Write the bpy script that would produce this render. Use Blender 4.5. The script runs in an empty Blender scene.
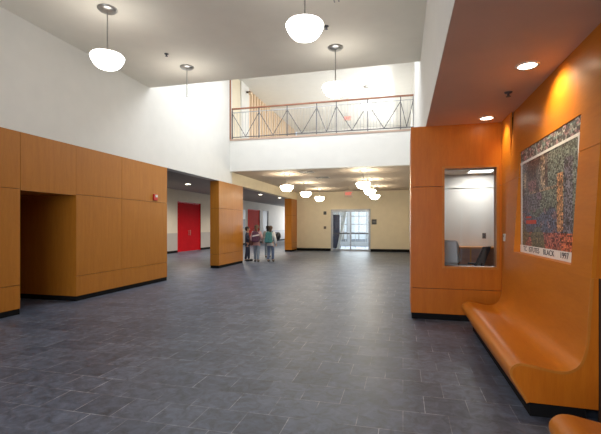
import bpy, bmesh, math, random
from mathutils import Vector, Matrix, noise

random.seed(7)
SC = bpy.context.scene
COL = SC.collection
PI = math.pi

# ------------------------------------------------------------------ camera
cam_data = bpy.data.cameras.new('camera')
cam_data.sensor_width = 36.0
cam_data.lens = 36.0 * 400 / 601
cam_data.shift_y = 9 / 601
cam_data.clip_start = 0.05
cam = bpy.data.objects.new('camera', cam_data)
COL.objects.link(cam)
cam.location = (0, 0, 1.5)
cam.rotation_euler = (PI / 2, 0, math.radians(14.37))
SC.camera = cam

# ------------------------------------------------------------------ world, exposure
w = bpy.data.worlds.new('sky')
SC.world = w
w.use_nodes = True
wn = w.node_tree.nodes
wn['Background'].inputs['Color'].default_value = (0.80, 0.90, 1.0, 1)
wn['Background'].inputs['Strength'].default_value = 1.0
SC.view_settings.view_transform = 'Standard'
SC.view_settings.look = 'None'
SC.view_settings.gamma = 1.0
SC.view_settings.use_curve_mapping = False
SC.view_settings.exposure = 0.22
SC.cycles.max_bounces = 8
SC.cycles.diffuse_bounces = 5
SC.cycles.glossy_bounces = 4
SC.cycles.transparent_max_bounces = 12
SC.cycles.sample_clamp_indirect = 6.0
SC.cycles.caustics_reflective = False
SC.cycles.caustics_refractive = False
SC.cycles.use_denoising = True


def area(name, loc, rot, sx, sy, power, color=(1, 1, 1)):
    l = bpy.data.lights.new(name, 'AREA')
    l.shape = 'RECTANGLE'
    l.size, l.size_y = sx, sy
    l.energy = power
    l.color = color
    o = bpy.data.objects.new(name, l)
    COL.objects.link(o)
    o.location = loc
    o.rotation_euler = rot
    return o


# daylight and fill: the skylight over the open well, an added fill in the upper hall,
# an added fill behind the camera, the glazed vestibule, the far end of the hallway
area('skylight_daylight', (-3.0, 11.2, 7.2), (0, 0, 0), 5.4, 3.0, 240, (0.97, 0.98, 1.0))
area('upper_hall_fill', (.30, 18.8, 6.0), (0, PI / 2 - .45, 0), 2.0, 8.0, 430, (0.98, 0.99, 1.0))  # fill added to brighten the upper hall, the wall here has no window
area('lobby_fill', (-3.0, -3.8, 2.4), (PI / 2, 0, 0), 6.0, 3.8, 230, (0.96, 0.98, 1.0))  # unseen fill added behind the camera, no window is modelled
area('vestibule_daylight', (-2.4, 29.4, 1.9), (-PI / 2, 0, 0), 5.5, 3.0, 260, (0.92, 0.96, 1.0))
area('hallway_daylight', (-9.3, 44.5, 1.9), (-PI / 2, 0, 0), 5.0, 2.8, 420, (0.90, 0.95, 1.0))


# ------------------------------------------------------------------ materials
def srgb(r, g, b):
    def f(c):
        c /= 255
        return c / 12.92 if c <= .04045 else ((c + .055) / 1.055) ** 2.4
    return (f(r), f(g), f(b), 1)


def new_mat(name):
    m = bpy.data.materials.new(name)
    m.use_nodes = True
    nt = m.node_tree
    return m, nt, nt.nodes['Principled BSDF']


def paint(name, col, rough=.6, var=.05, scale=3.0, metal=0.0, bump=0.0, spec=.5):
    """plain surface with slight procedural variation"""
    m, nt, b = new_mat(name)
    tc = nt.nodes.new('ShaderNodeTexCoord')
    nz = nt.nodes.new('ShaderNodeTexNoise')
    nz.inputs['Scale'].default_value = scale
    nz.inputs['Detail'].default_value = 4
    nt.links.new(tc.outputs['Object'], nz.inputs['Vector'])
    rp = nt.nodes.new('ShaderNodeValToRGB')
    c = col
    rp.color_ramp.elements[0].position = .3
    rp.color_ramp.elements[1].position = .7
    rp.color_ramp.elements[0].color = (c[0] * (1 - var), c[1] * (1 - var), c[2] * (1 - var), 1)
    rp.color_ramp.elements[1].color = (min(1, c[0] * (1 + var)), min(1, c[1] * (1 + var)), min(1, c[2] * (1 + var)), 1)
    nt.links.new(nz.outputs['Fac'], rp.inputs['Fac'])
    nt.links.new(rp.outputs['Color'], b.inputs['Base Color'])
    b.inputs['Roughness'].default_value = rough
    b.inputs['Metallic'].default_value = metal
    b.inputs['Specular IOR Level'].default_value = spec
    if bump:
        n2 = nt.nodes.new('ShaderNodeTexNoise')
        n2.inputs['Scale'].default_value = scale * 20
        nt.links.new(tc.outputs['Object'], n2.inputs['Vector'])
        bp = nt.nodes.new('ShaderNodeBump')
        bp.inputs['Strength'].default_value = bump
        bp.inputs['Distance'].default_value = .01
        nt.links.new(n2.outputs['Fac'], bp.inputs['Height'])
        nt.links.new(bp.outputs['Normal'], b.inputs['Normal'])
    return m


def wood(name, c0, c1, stretch=(6, 6, .6), rough=.40, coat=.06):
    m, nt, b = new_mat(name)
    tc = nt.nodes.new('ShaderNodeTexCoord')
    mp = nt.nodes.new('ShaderNodeMapping')
    mp.inputs['Scale'].default_value = stretch
    nt.links.new(tc.outputs['Object'], mp.inputs['Vector'])
    nz = nt.nodes.new('ShaderNodeTexNoise')
    nz.inputs['Scale'].default_value = 2.2
    nz.inputs['Detail'].default_value = 6
    nz.inputs['Roughness'].default_value = .6
    nz.inputs['Distortion'].default_value = .5
    nt.links.new(mp.outputs['Vector'], nz.inputs['Vector'])
    fine = nt.nodes.new('ShaderNodeTexNoise')
    fine.inputs['Scale'].default_value = 16
    fine.inputs['Detail'].default_value = 3
    nt.links.new(mp.outputs['Vector'], fine.inputs['Vector'])
    mx = nt.nodes.new('ShaderNodeMath')
    mx.operation = 'MULTIPLY_ADD'
    mx.inputs[1].default_value = .35
    nt.links.new(fine.outputs['Fac'], mx.inputs[0])
    sc = nt.nodes.new('ShaderNodeMath')
    sc.operation = 'MULTIPLY'
    sc.inputs[1].default_value = .65
    nt.links.new(nz.outputs['Fac'], sc.inputs[0])
    nt.links.new(sc.outputs[0], mx.inputs[2])
    rp = nt.nodes.new('ShaderNodeValToRGB')
    rp.color_ramp.elements[0].position = .32
    rp.color_ramp.elements[1].position = .68
    rp.color_ramp.elements[0].color = c0
    rp.color_ramp.elements[1].color = c1
    nt.links.new(mx.outputs[0], rp.inputs['Fac'])
    nt.links.new(rp.outputs['Color'], b.inputs['Base Color'])
    b.inputs['Roughness'].default_value = rough
    b.inputs['Coat Weight'].default_value = coat
    b.inputs['Specular IOR Level'].default_value = .28
    b.inputs['Coat Roughness'].default_value = .22
    return m


def emit(name, col, strength, base=(.9, .9, .88, 1)):
    m, nt, b = new_mat(name)
    b.inputs['Base Color'].default_value = base
    b.inputs['Emission Color'].default_value = col
    b.inputs['Emission Strength'].default_value = strength
    b.inputs['Roughness'].default_value = .3
    return m


def glass(name, tint=(.93, .96, .97, 1), gloss=.10):
    m, nt, b = new_mat(name)
    nt.nodes.remove(b)
    out = nt.nodes['Material Output']
    tr = nt.nodes.new('ShaderNodeBsdfTransparent')
    tr.inputs['Color'].default_value = tint
    gl = nt.nodes.new('ShaderNodeBsdfGlossy')
    gl.inputs['Roughness'].default_value = .02
    lw = nt.nodes.new('ShaderNodeFresnel')
    lw.inputs['IOR'].default_value = 1.45
    mx = nt.nodes.new('ShaderNodeMixShader')
    nt.links.new(lw.outputs[0], mx.inputs[0])
    nt.links.new(tr.outputs[0], mx.inputs[1])
    nt.links.new(gl.outputs[0], mx.inputs[2])
    nt.links.new(mx.outputs[0], out.inputs['Surface'])
    return m


def floor_mat():
    m, nt, b = new_mat('slate_tile')
    tc = nt.nodes.new('ShaderNodeTexCoord')
    br = nt.nodes.new('ShaderNodeTexBrick')
    br.offset = .5
    br.inputs['Scale'].default_value = 1.0
    br.inputs['Brick Width'].default_value = .345
    br.inputs['Row Height'].default_value = .335
    br.inputs['Mortar Size'].default_value = .0034
    br.inputs['Mortar Smooth'].default_value = .4
    br.inputs['Bias'].default_value = 0
    br.inputs['Color1'].default_value = (.062, .079, .116, 1)
    br.inputs['Color2'].default_value = (.102, .127, .178, 1)
    br.inputs['Mortar'].default_value = (.30, .32, .36, 1)
    nt.links.new(tc.outputs['Object'], br.inputs['Vector'])
    nz = nt.nodes.new('ShaderNodeTexNoise')
    nz.inputs['Scale'].default_value = 9
    nz.inputs['Detail'].default_value = 8
    nz.inputs['Roughness'].default_value = .65
    nz.inputs['Distortion'].default_value = .8
    nt.links.new(tc.outputs['Object'], nz.inputs['Vector'])
    rp = nt.nodes.new('ShaderNodeValToRGB')
    rp.color_ramp.elements[0].position = .3
    rp.color_ramp.elements[1].position = .72
    rp.color_ramp.elements[0].color = (.45, .45, .46, 1)
    rp.color_ramp.elements[1].color = (1.65, 1.65, 1.66, 1)
    nt.links.new(nz.outputs['Fac'], rp.inputs['Fac'])
    n2 = nt.nodes.new('ShaderNodeTexNoise')
    n2.inputs['Scale'].default_value = 2.3
    n2.inputs['Detail'].default_value = 3
    nt.links.new(tc.outputs['Object'], n2.inputs['Vector'])
    gr = nt.nodes.new('ShaderNodeValToRGB')
    gr.color_ramp.elements[0].position = .40
    gr.color_ramp.elements[1].position = .62
    gr.color_ramp.elements[0].color = (.09, .10, .13, 1)
    gr.color_ramp.elements[1].color = (.36, .38, .42, 1)
    nt.links.new(n2.outputs['Fac'], gr.inputs['Fac'])
    nt.links.new(gr.outputs['Color'], br.inputs['Mortar'])
    mx = nt.nodes.new('ShaderNodeMix')
    mx.data_type = 'RGBA'
    mx.blend_type = 'MULTIPLY'
    mx.inputs['Factor'].default_value = 1
    nt.links.new(br.outputs['Color'], mx.inputs['A'])
    nt.links.new(rp.outputs['Color'], mx.inputs['B'])
    nt.links.new(mx.outputs['Result'], b.inputs['Base Color'])
    rr = nt.nodes.new('ShaderNodeMapRange')
    rr.inputs['To Min'].default_value = .36
    rr.inputs['To Max'].default_value = .52
    nt.links.new(nz.outputs['Fac'], rr.inputs['Value'])
    nt.links.new(rr.outputs['Result'], b.inputs['Roughness'])
    bp = nt.nodes.new('ShaderNodeBump')
    bp.inputs['Strength'].default_value = .12
    bp.inputs['Distance'].default_value = .01
    nt.links.new(nz.outputs['Fac'], bp.inputs['Height'])
    nt.links.new(bp.outputs['Normal'], b.inputs['Normal'])
    return m


def mosaic_mat():
    m, nt, b = new_mat('mosaic')
    at = nt.nodes.new('ShaderNodeVertexColor')
    at.layer_name = 'tile_color'
    nt.links.new(at.outputs['Color'], b.inputs['Base Color'])
    b.inputs['Roughness'].default_value = .35
    return m


M = dict(
    white=paint('white_wall_paint', (.72, .71, .67, 1), .7, .02),
    ceil=paint('ceiling_paint', (.80, .76, .665, 1), .8, .02),
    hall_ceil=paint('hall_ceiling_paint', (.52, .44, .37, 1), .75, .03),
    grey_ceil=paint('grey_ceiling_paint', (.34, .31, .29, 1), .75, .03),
    soffit=paint('soffit_taupe', (.72, .54, .42, 1), .7, .03),  # one even warm taupe tone for the soffit
    cream=paint('cream_wall_paint', (.74, .66, .50, 1), .65, .03),
    offwall=paint('office_wall_paint', (.62, .59, .56, 1), .6, .02),
    hallwall=paint('beige_wall_paint', (.64, .58, .49, 1), .65, .03),
    dado=paint('grey_dado_paint', (.40, .375, .36, 1), .6, .03),
    base=paint('black_rubber', (.008, .008, .009, 1), .8, .1, spec=.1),
    gap=paint('dark_joint', (.05, .02, .008, 1), .8, .1),
    wood=wood('cherry_veneer', (.38, .135, .014, 1), (.47, .18, .022, 1)),
    woodr=wood('red_cherry_veneer', (.48, .122, .006, 1), (.58, .165, .010, 1)),
    bench=wood('bench_veneer', (.49, .145, .007, 1), (.58, .185, .012, 1), (3, .5, 3), .44, .08),
    edge=wood('plywood_edge', (.46, .15, .018, 1), (.56, .20, .03, 1), (2, 2, 2), .4, .05),
    slat=wood('pale_slat_wood', (.66, .49, .33, 1), (.76, .59, .42, 1)),
    rail=wood('handrail_wood', (.28, .12, .07, 1), (.38, .17, .10, 1), (.6, 6, 6)),
    cap=wood('balcony_cap_wood', (.42, .30, .24, 1), (.52, .38, .30, 1), (.6, 6, 6)),
    steel=paint('brushed_steel', (.42, .41, .39, 1), .35, .08, 20, 1.0),
    dsteel=paint('dark_steel', (.10, .10, .11, 1), .45, .08, 20, .6),
    wire=paint('pale_steel_wire', (.42, .42, .43, 1), .4, .03, 20, .2),
    red=paint('red_door_paint', (.44, .004, .010, 1), .75, .06, spec=.1),
    red2=paint('bright_red_door_paint', (.80, .03, .008, 1), .75, .06, spec=.1),
    alarm=paint('red_plastic', (.60, .02, .02, 1), .35, .03),
    grey=paint('grey_door_paint', (.12, .13, .14, 1), .5, .05),
    black=paint('black_plastic', (.015, .015, .018, 1), .45, .1),
    offwhite=paint('off_white_plastic', (.72, .71, .68, 1), .45, .03),
    brownp=paint('brown_plate', (.10, .06, .04, 1), .5, .05),
    alu=paint('anodised_frame', (.34, .35, .37, 1), .4, .05, 8, .5),
    whiteframe=paint('white_frame_paint', (.78, .80, .82, 1), .45, .02),
    carpet=paint('blue_grey_floor', (.27, .31, .40, 1), .5, .08, 10),
    upfloor=paint('pale_floor', (.74, .73, .71, 1), .5, .05),
    floor=floor_mat(),
    glass=glass('window_glass'),
    hallglass=emit('opal_glass_lit_warm', (1.0, .87, .64, 1), 26),
    lampglass=emit('opal_glass_lit', (1.0, .96, .90, 1), 7.5),
    lens=emit('downlight_lens', (1.0, .90, .70, 1), 12.0),
    tube=emit('fluorescent_lens', (1.0, .97, .92, 1), 2.5),
    exitred=emit('exit_letters_lit', (1.0, .07, .05, 1), 1.1, (.6, .02, .02, 1)),
    exitface=paint('exit_face', (.62, .50, .42, 1), .5, .03),
    mosaic=mosaic_mat(),
    muralwhite=paint('mural_border_white', (.84, .82, .80, 1), .5, .06, 30),
    ink=paint('ink', (.05, .05, .07, 1), .6, .1),
    muralred=paint('mural_red_paint', (.58, .07, .04, 1), .5, .1, 30),
    skin=paint('skin', (.52, .30, .21, 1), .5, .04),
    denim=paint('pale_denim', (.20, .25, .32, 1), .8, .15, 14),
    denim2=paint('blue_denim', (.10, .14, .24, 1), .8, .15, 14),
    navy=paint('navy_cloth', (.045, .05, .085, 1), .8, .12, 14),
    pink=paint('pink_cloth', (.55, .33, .33, 1), .8, .08, 14),
    whitecloth=paint('white_cloth', (.62, .62, .63, 1), .8, .06, 14),
    purple=paint('purple_nylon', (.085, .025, .06, 1), .6, .15, 14),
    teal=paint('teal_nylon', (.05, .20, .21, 1), .6, .12, 14),
    brownbag=paint('brown_canvas', (.13, .055, .04, 1), .7, .15, 14),
    hairb=paint('brown_hair', (.075, .040, .022, 1), .6, .2, 30),
    hairl=paint('light_brown_hair', (.16, .09, .055, 1), .6, .2, 30),
    hairk=paint('dark_hair', (.015, .012, .011, 1), .6, .2, 30),
)


# ------------------------------------------------------------------ mesh helpers
def box(bm, x0, x1, y0, y1, z0, z1):
    vs = [bm.verts.new(p) for p in ((x0, y0, z0), (x1, y0, z0), (x1, y1, z0), (x0, y1, z0),
                                    (x0, y0, z1), (x1, y0, z1), (x1, y1, z1), (x0, y1, z1))]
    for f in ((3, 2, 1, 0), (4, 5, 6, 7), (0, 1, 5, 4), (1, 2, 6, 5), (2, 3, 7, 6), (3, 0, 4, 7)):
        bm.faces.new([vs[i] for i in f])
    return vs


def hexa(bm, pts):
    vs = [bm.verts.new(p) for p in pts]
    for f in ((3, 2, 1, 0), (4, 5, 6, 7), (0, 1, 5, 4), (1, 2, 6, 5), (2, 3, 7, 6), (3, 0, 4, 7)):
        bm.faces.new([vs[i] for i in f])


def tube(bm, p0, p1, r0, r1=None, n=10):
    r1 = r0 if r1 is None else r1
    p0, p1 = Vector(p0), Vector(p1)
    d = (p1 - p0).normalized()
    a = d.orthogonal().normalized()
    b = d.cross(a)
    A = [bm.verts.new(p0 + (a * math.cos(t) + b * math.sin(t)) * r0) for t in [2 * PI * k / n for k in range(n)]]
    B = [bm.verts.new(p1 + (a * math.cos(t) + b * math.sin(t)) * r1) for t in [2 * PI * k / n for k in range(n)]]
    for k in range(n):
        bm.faces.new((A[k], A[(k + 1) % n], B[(k + 1) % n], B[k]))
    bm.faces.new(A[::-1])
    bm.faces.new(B)


def lathe(bm, prof, n=28):
    rings = []
    for r, z in prof:
        if r < 1e-5:
            rings.append([bm.verts.new((0, 0, z))])
        else:
            rings.append([bm.verts.new((r * math.cos(2 * PI * k / n), r * math.sin(2 * PI * k / n), z)) for k in range(n)])
    for A, B in zip(rings, rings[1:]):
        for k in range(n):
            a0, a1 = A[k % len(A)], A[(k + 1) % len(A)]
            b0, b1 = B[k % len(B)], B[(k + 1) % len(B)]
            f = []
            for v in (a0, a1, b1, b0):
                if v not in f:
                    f.append(v)
            if len(f) > 2:
                bm.faces.new(f)


def ellipsoid(bm, c, rx, ry, rz, sub=2):
    r = bmesh.ops.create_icosphere(bm, subdivisions=sub, radius=1)
    for v in r['verts']:
        v.co = Vector((c[0] + v.co.x * rx, c[1] + v.co.y * ry, c[2] + v.co.z * rz))


def obj(name, bm, mat, parent=None, loc=(0, 0, 0), smooth=False, bevel=0.0, rot=(0, 0, 0)):
    bmesh.ops.recalc_face_normals(bm, faces=bm.faces[:])
    me = bpy.data.meshes.new(name)
    bm.to_mesh(me)
    bm.free()
    if smooth:
        for p in me.polygons:
            p.use_smooth = True
    me.materials.append(M[mat] if isinstance(mat, str) else mat)
    o = bpy.data.objects.new(name, me)
    COL.objects.link(o)
    o.location = loc
    o.rotation_euler = rot
    if parent:
        o.parent = parent
    if bevel:
        b = o.modifiers.new('bevel', 'BEVEL')
        b.width = bevel
        b.segments = 2
        b.limit_method = 'ANGLE'
    return o


def boxes(name, lst, mat, parent=None, **k):
    bm = bmesh.new()
    for b in lst:
        box(bm, *b)
    return obj(name, bm, mat, parent, **k)


def struct(name, lst, mat, **k):
    o = boxes(name, lst, mat, **k)
    o['kind'] = 'structure'
    return o


def tag(o, label, cat, group=None):
    o['label'] = label
    o['category'] = cat
    if group:
        o['group'] = group
    return o


def thing(name, label, cat, loc=(0, 0, 0), rz=0.0, group=None):
    o = bpy.data.objects.new(name, None)
    o.empty_display_size = .1
    COL.objects.link(o)
    o.location = loc
    o.rotation_euler = (0, 0, rz)
    return tag(o, label, cat, group)


def copy_tree(o, parent=None):
    c = o.copy()
    COL.objects.link(c)
    c.parent = parent
    for ch in list(o.children):
        copy_tree(ch, c)
    return c


# ------------------------------------------------------------------ key dimensions
XL, XR = -6.30, .36          # left wall plane, upper right wall / fascia plane
ZP = 3.10                    # top of the wood panelling
ZC = 5.05                    # lobby ceiling
ZH = 3.55                    # ceiling of the far hall
ZU = 7.30                    # ceiling of the upper hall
ZS = 3.10                    # soffit over the bench
YB = 13.90                   # balcony face
YF = 23.70                   # far wall
YW = 6.73                    # wood wall with the office window
XH = -12.3                   # left wall of the side hallway

# ------------------------------------------------------------------ floor, ceilings
struct('floor', [(-14, 6, -4.2, 46, -.2, 0)], 'floor')
struct('ceiling', [(XL, XR, -4.2, 9.0, ZC, ZC + .35)], 'ceil')
struct('ceiling_soffit', [(XR, 2.6, -4.2, YW, ZS, ZS + .2)], 'soffit')
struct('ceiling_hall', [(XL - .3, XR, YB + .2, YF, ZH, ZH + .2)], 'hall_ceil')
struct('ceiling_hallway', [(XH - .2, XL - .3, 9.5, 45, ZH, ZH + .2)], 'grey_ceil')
bl = [(XL - .3, XR + .2, 9.0 - .3, 9.5, ZU, ZU + .2), (XL - .3, XR + .2, 13.0, YF + .2, ZU, ZU + .2),
      (XL - .3, XL + .4, 9.5, 13.0, ZU, ZU + .2), (XR - .4, XR + .2, 9.5, 13.0, ZU, ZU + .2)]
struct('ceiling_upper', bl, 'white')
struct('floor_upper', [(XL, XR, YB + .2, YF, 4.4, 4.7)], 'upfloor')

# ------------------------------------------------------------------ left wall
J = .004   # joint width


def panel_run(name, y0, y1, cuts_y, cuts_z, x_face, thick, z0, z1, mat, sgn=1):
    """veneer panels on a plane of constant X with thin open joints"""
    ys = [y0] + list(cuts_y) + [y1]
    zs = [z0] + list(cuts_z) + [z1]
    bm = bmesh.new()
    for a, b in zip(ys, ys[1:]):
        for c, d in zip(zs, zs[1:]):
            box(bm, x_face - thick * sgn, x_face,
                a + (J if a != y0 else 0), b - (J if b != y1 else 0),
                c + (J if c != z0 else 0), d - (J if d != z1 else 0))
    o = obj(name, bm, mat)
    o['kind'] = 'structure'
    return o


YO0, YO1, YE = 5.40, 6.60, 9.77
panel_run('wall_left', -4.2, YO0, (-1.0, 1.6, 3.5), (.50, 2.13), XL, .02, .1, ZP, 'wood')
panel_run('wall_left_above_recess', YO0 + J * 2, YO1, (), (), XL, .02, 2.11, ZP, 'wood')
panel_run('wall_left_beyond_recess', YO1 + J, YE, (7.94,), (.50, 2.13), XL, .02, .1, ZP, 'wood')
struct('wall_left_core', [(XL - .2, XL - .0205, -4.2, YO0, .0, ZP), (XL - .2, XL - .0205, YO1 + .02, YE, .0, ZP),
                          (XL - .2, XL - .0205, YO0, YO1 + .02, 2.12, ZP), (XL - .3, XL - .2, 9.4, YE, 0, ZP)], 'gap')
struct('baseboard_left', [(XL - .018, XL - .012, -4.2, YO0, 0, .1), (XL - .018, XL - .012, YO1, YE, 0, .1),
                          (-8.9, XL - .02, YO1 + .004, YO1 + .012, 0, .1)], 'base')
# recess: far jamb in veneer, near jamb, ceiling, back
struct('wall_recess', [(-8.9, XL - .021, YO1 + .001, YO1 + .02, .1, 2.13),
                       (-8.9, XL - .2, YO0 - .02, YO0 - .001, .0, 2.13)], 'wood')
struct('ceiling_recess', [(-9.0, XL - .02, YO0, YO1, 2.112, 2.14)], 'wood')
struct('wall_recess_back', [(-9.0, -8.9, YO0 - .1, YO1 + .1, 0, 2.14)], 'hallwall')

# upper white wall on the left and headers over the hallway openings
struct('wall_left_upper', [(XL - .3, XL, -4.2, YB + .2, ZP + .002, ZU)], 'white')
struct('trim_1', [(XL - .3, XL, YB + .2, YF, ZP, ZH)], 'cream')
# pier between the two hallway openings
YP0, YP1, YP2 = 12.98, 15.17, 14.10
bm = bmesh.new()
for c, d in ((.1, .5), (.5, 2.13), (2.13, ZP)):
    for a, b in ((YP0, YP2), (YP2, YP1)):
        box(bm, XL - .34, XL, a + (J if a != YP0 else 0), b - (J if b != YP1 else 0), c + (J if c > .2 else 0), d - (J if d < 3 else 0))
o = obj('wall_pier', bm, 'wood'); o['kind'] = 'structure'
struct('wall_pier_core', [(XL - .33, XL - .012, YP0 + .012, YP1 - .012, 0, ZP - .01)], 'base')
# column at the end of the hall
YQ0 = 22.49
bm = bmesh.new()
for c, d in ((.1, .5), (.5, 2.13), (2.13, ZP)):
    box(bm, XL - .42, XL, YQ0, YF, c + (J if c > .2 else 0), d - (J if d < 3 else 0))
o = obj('wall_column', bm, 'wood'); o['kind'] = 'structure'
struct('wall_column_core', [(XL - .41, XL - .012, YQ0 + .012, YF, 0, ZP - .01)], 'base')

# side hallway behind the openings
RD1 = (20.1, 22.8)   # red doors along the hallway wall (Y)
RD2 = (30.6, 33.5)
GD = (34.3, 35.8)


def hall_wall():
    segs = [(9.5, RD1[0]), (RD1[1], RD2[0]), (RD2[1], GD[0]), (GD[1], 45)]
    top = [(XH - .2, XH, a, b, 1.1, ZH) for a, b in segs]
    for d in (RD1, RD2, GD):
        top.append((XH - .2, XH, d[0], d[1], 2.92, ZH))
    low = [(XH - .2, XH, a, b, .1, 1.1) for a, b in segs]
    bs = [(XH - .2, XH + .012, a, b, 0, .13) for a, b in segs]
    struct('wall_hallway', top, 'hallwall')
    struct('trim_2', low, 'dado')
    struct('baseboard_hallway', bs, 'base')


hall_wall()
struct('wall_hallway_end', [(XH, XL - .3, 45, 45.2, 0, ZH)], 'hallwall')
struct('wall_hallway_right', [(XL - .3, XL - .1, YF, 45, 0, ZH)], 'hallwall')
struct('wall_hallway_near', [(XH, XL - .3, 9.3, 9.5, 0, ZH)], 'hallwall')


def red_door(ys, label, mat='red', leaves=2):
    t = thing('double_door' if leaves == 2 else 'single_door', label, 'door', (XH - .08, (ys[0] + ys[1]) / 2, 0))
    hw = (ys[1] - ys[0]) / 2
    ed = [-hw + .03, 0, hw - .03] if leaves == 2 else [-hw + .03, hw - .03]
    for k in range(leaves):
        lf = boxes('leaf', [(-.025, .025, ed[k] + .003, ed[k + 1] - .003, .015, 2.86)], mat, t)
        hy = (ed[1] - .09 if k == 0 else ed[1] + .09) if leaves == 2 else ed[0] + .12
        hb = bmesh.new()
        tube(hb, (.07, hy, .95), (.07, hy, 1.25), .012)
        tube(hb, (.02, hy, .98), (.07, hy, .98), .008)
        tube(hb, (.02, hy, 1.22), (.07, hy, 1.22), .008)
        obj('handle', hb, 'steel', lf)
    boxes('door_frame', [(-.04, .06, -hw + .002, -hw + .03, 0, 2.9), (-.04, .06, hw - .03, hw - .002, 0, 2.9),
                         (-.04, .06, -hw + .03, hw - .03, 2.87, 2.9)], mat, t)
    return t


red_door(RD1, 'red double door seen through the opening left of the wooden pier')
red_door(RD2, 'bright red double door deeper in the hallway behind the walking children', 'red2')
red_door(GD, 'dark grey door deep in the hallway, right of the bright red one', 'grey', 1)

# ------------------------------------------------------------------ balcony
struct('wall_balcony', [(XL, XR, YB, YB + .2, ZH - .001, 4.69)], 'white')
struct('trim_3', [(XL, XR, YB - .02, YB + .22, 4.69, 4.755)], 'cap')
struct('trim_6', [(XL + .001, XL + .035, YB - .03, YB + .04, 4.756, ZU - .01)], 'rail')
struct('wall_upper_back', [(XL, XR, YF, YF + .2, ZH, ZU)], 'white')
# upper hall left side: cream pier, white pier, wall of pale slats
struct('wall_upper_left', [(XL - .3, XL - .12, YB + .2, YF, 4.7, ZU), (XL - .12, XL, YB + .2, 14.9, 4.7, ZU - .001)], 'cream')
struct('trim_4', [(XL - .12, XL + .05, 14.9, 15.7, 4.7, ZU - .002)], 'white')
bm = bmesh.new()
y = 15.7
while y < YF - .2:
    box(bm, XL - .119, XL - .03, y + .16, y + .34, 4.7, ZU - .003)
    y += .34
o = obj('wall_upper_slats', bm, 'slat'); o['kind'] = 'structure'

# fascia and upper right wall, right wall of the far hall
struct('wall_right_upper', [(XR, XR + .16, -4.2, YW, ZS + .2, ZU), (XR, XR + .16, YW, YF + .2, ZS, ZU), (XR - .004, XR, -4.2, YW, ZS, ZS + .2)], 'white')
struct('wall_hall_right', [(XR, XR + .16, 7.9, YF + .2, 0, ZS)], 'cream')
struct('baseboard_hall', [(XR - .01, XR, 7.9, YF, 0, .12)], 'base')
struct('wall_well', [(XL, XR, 8.85, 9.0, ZC + .35, ZU)], 'white')

# ------------------------------------------------------------------ far wall with the glazed doorway
DX0, DX1, DZ = -4.15, -1.88, 2.46
struct('wall_far', [(XL - .3, DX0, YF, YF + .2, 0, ZH), (DX1, XR, YF, YF + .2, 0, ZH), (DX0, DX1, YF, YF + .2, DZ, ZH)], 'cream')
struct('baseboard_far', [(XL, DX0 - .04, YF - .012, YF, 0, .16), (DX1 + .04, XR, YF - .012, YF, 0, .16)], 'base')
struct('door_1', [(DX0 - .04, DX0 + .05, YF - .03, YF + .1, 0, DZ), (DX1 - .05, DX1 + .04, YF - .03, YF + .1, 0, DZ),
                  (DX0 - .04, DX1 + .04, YF - .03, YF + .1, DZ - .06, DZ + .03)], 'alu')
d = thing('glazed_doors', 'closed glazed doors with a grey mid rail in the far cream wall', 'door', ((DX0 + DX1) / 2, YF + .04, 0))
hw = (DX1 - DX0) / 2 - .052
for k, (a, b) in enumerate(((-hw, -.002), (.002, hw))):
    lf = boxes('leaf', [(a, a + .03, -.02, .02, .02, DZ - .07), (b - .03, b, -.02, .02, .02, DZ - .07), (a + .03, b - .03, -.02, .02, .02, .12),
                        (a + .03, b - .03, -.02, .02, DZ - .12, DZ - .07)], 'alu', d)
    boxes('push_bar', [(a + .05, b - .05, -.08, -.045, 1.02, 1.09), (a + .06, a + .1, -.045, -.02, 1.03, 1.08), (b - .1, b - .06, -.045, -.02, 1.03, 1.08)], 'dsteel', lf)
    boxes('pane', [(a + .03, b - .03, -.004, .004, .12, DZ - .12)], 'glass', lf)
# vestibule beyond
VX0, VX1, VY = -5.6, .9, 29.6
struct('floor_vestibule', [(VX0, VX1, YF + .2, VY, 0, .012)], 'carpet')
struct('ceiling_vestibule', [(VX0, VX1, YF + .2, VY, 3.3, 3.4)], 'white')
struct('wall_vestibule', [(VX0 - .1, VX0, YF + .2, VY, 0, 3.4), (VX1, VX1 + .1, YF + .2, VY, 0, 3.4)], 'white')
WINS = [(-5.3, -4.0), (-3.75, -2.55), (-2.3, -1.2), (-.95, .6)]
wl = [(VX0, VX1, VY, VY + .2, 0, .35), (VX0, VX1, VY, VY + .2, 2.75, 3.4)]
xs = [VX0] + [v for wv in WINS for v in wv] + [VX1]
for a, b in zip(xs[::2], xs[1::2]):
    wl.append((a, b, VY, VY + .2, .35, 2.75))
struct('wall_vestibule_back', wl, 'whiteframe')
for n, (a, b) in enumerate(WINS):
    m_ = (a + b) / 2
    fr = [(a, a + .05, VY + .02, VY + .1, .35, 2.75), (b - .05, b, VY + .02, VY + .1, .35, 2.75), (m_ - .025, m_ + .025, VY + .02, VY + .1, .35, 2.75)]
    for z in (.35, 1.0, 1.6, 2.2, 2.70):
        fr.append((a, b, VY + .03, VY + .09, z, z + .05))
    struct('window_%d' % (n + 1), fr, 'alu')
r = thing('stair_rail', 'white guard rail crossing behind the glazed doors', 'railing', (-2.4, 26.6, .012))
rb = bmesh.new()
tube(rb, (-1.4, 0, 1.0), (1.4, 0, 1.0), .03)
obj('handrail', rb, 'alu', r)
for k in range(5):
    rb = bmesh.new(); tube(rb, (-1.3 + .65 * k, 0, 0), (-1.3 + .65 * k, 0, .975), .018)
    obj('post', rb, 'whiteframe', r)
for z in (.25, .5, .75):
    rb = bmesh.new(); tube(rb, (-1.35, 0, z), (1.35, 0, z), .01)
    obj('crossbar', rb, 'whiteframe', r)
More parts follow.
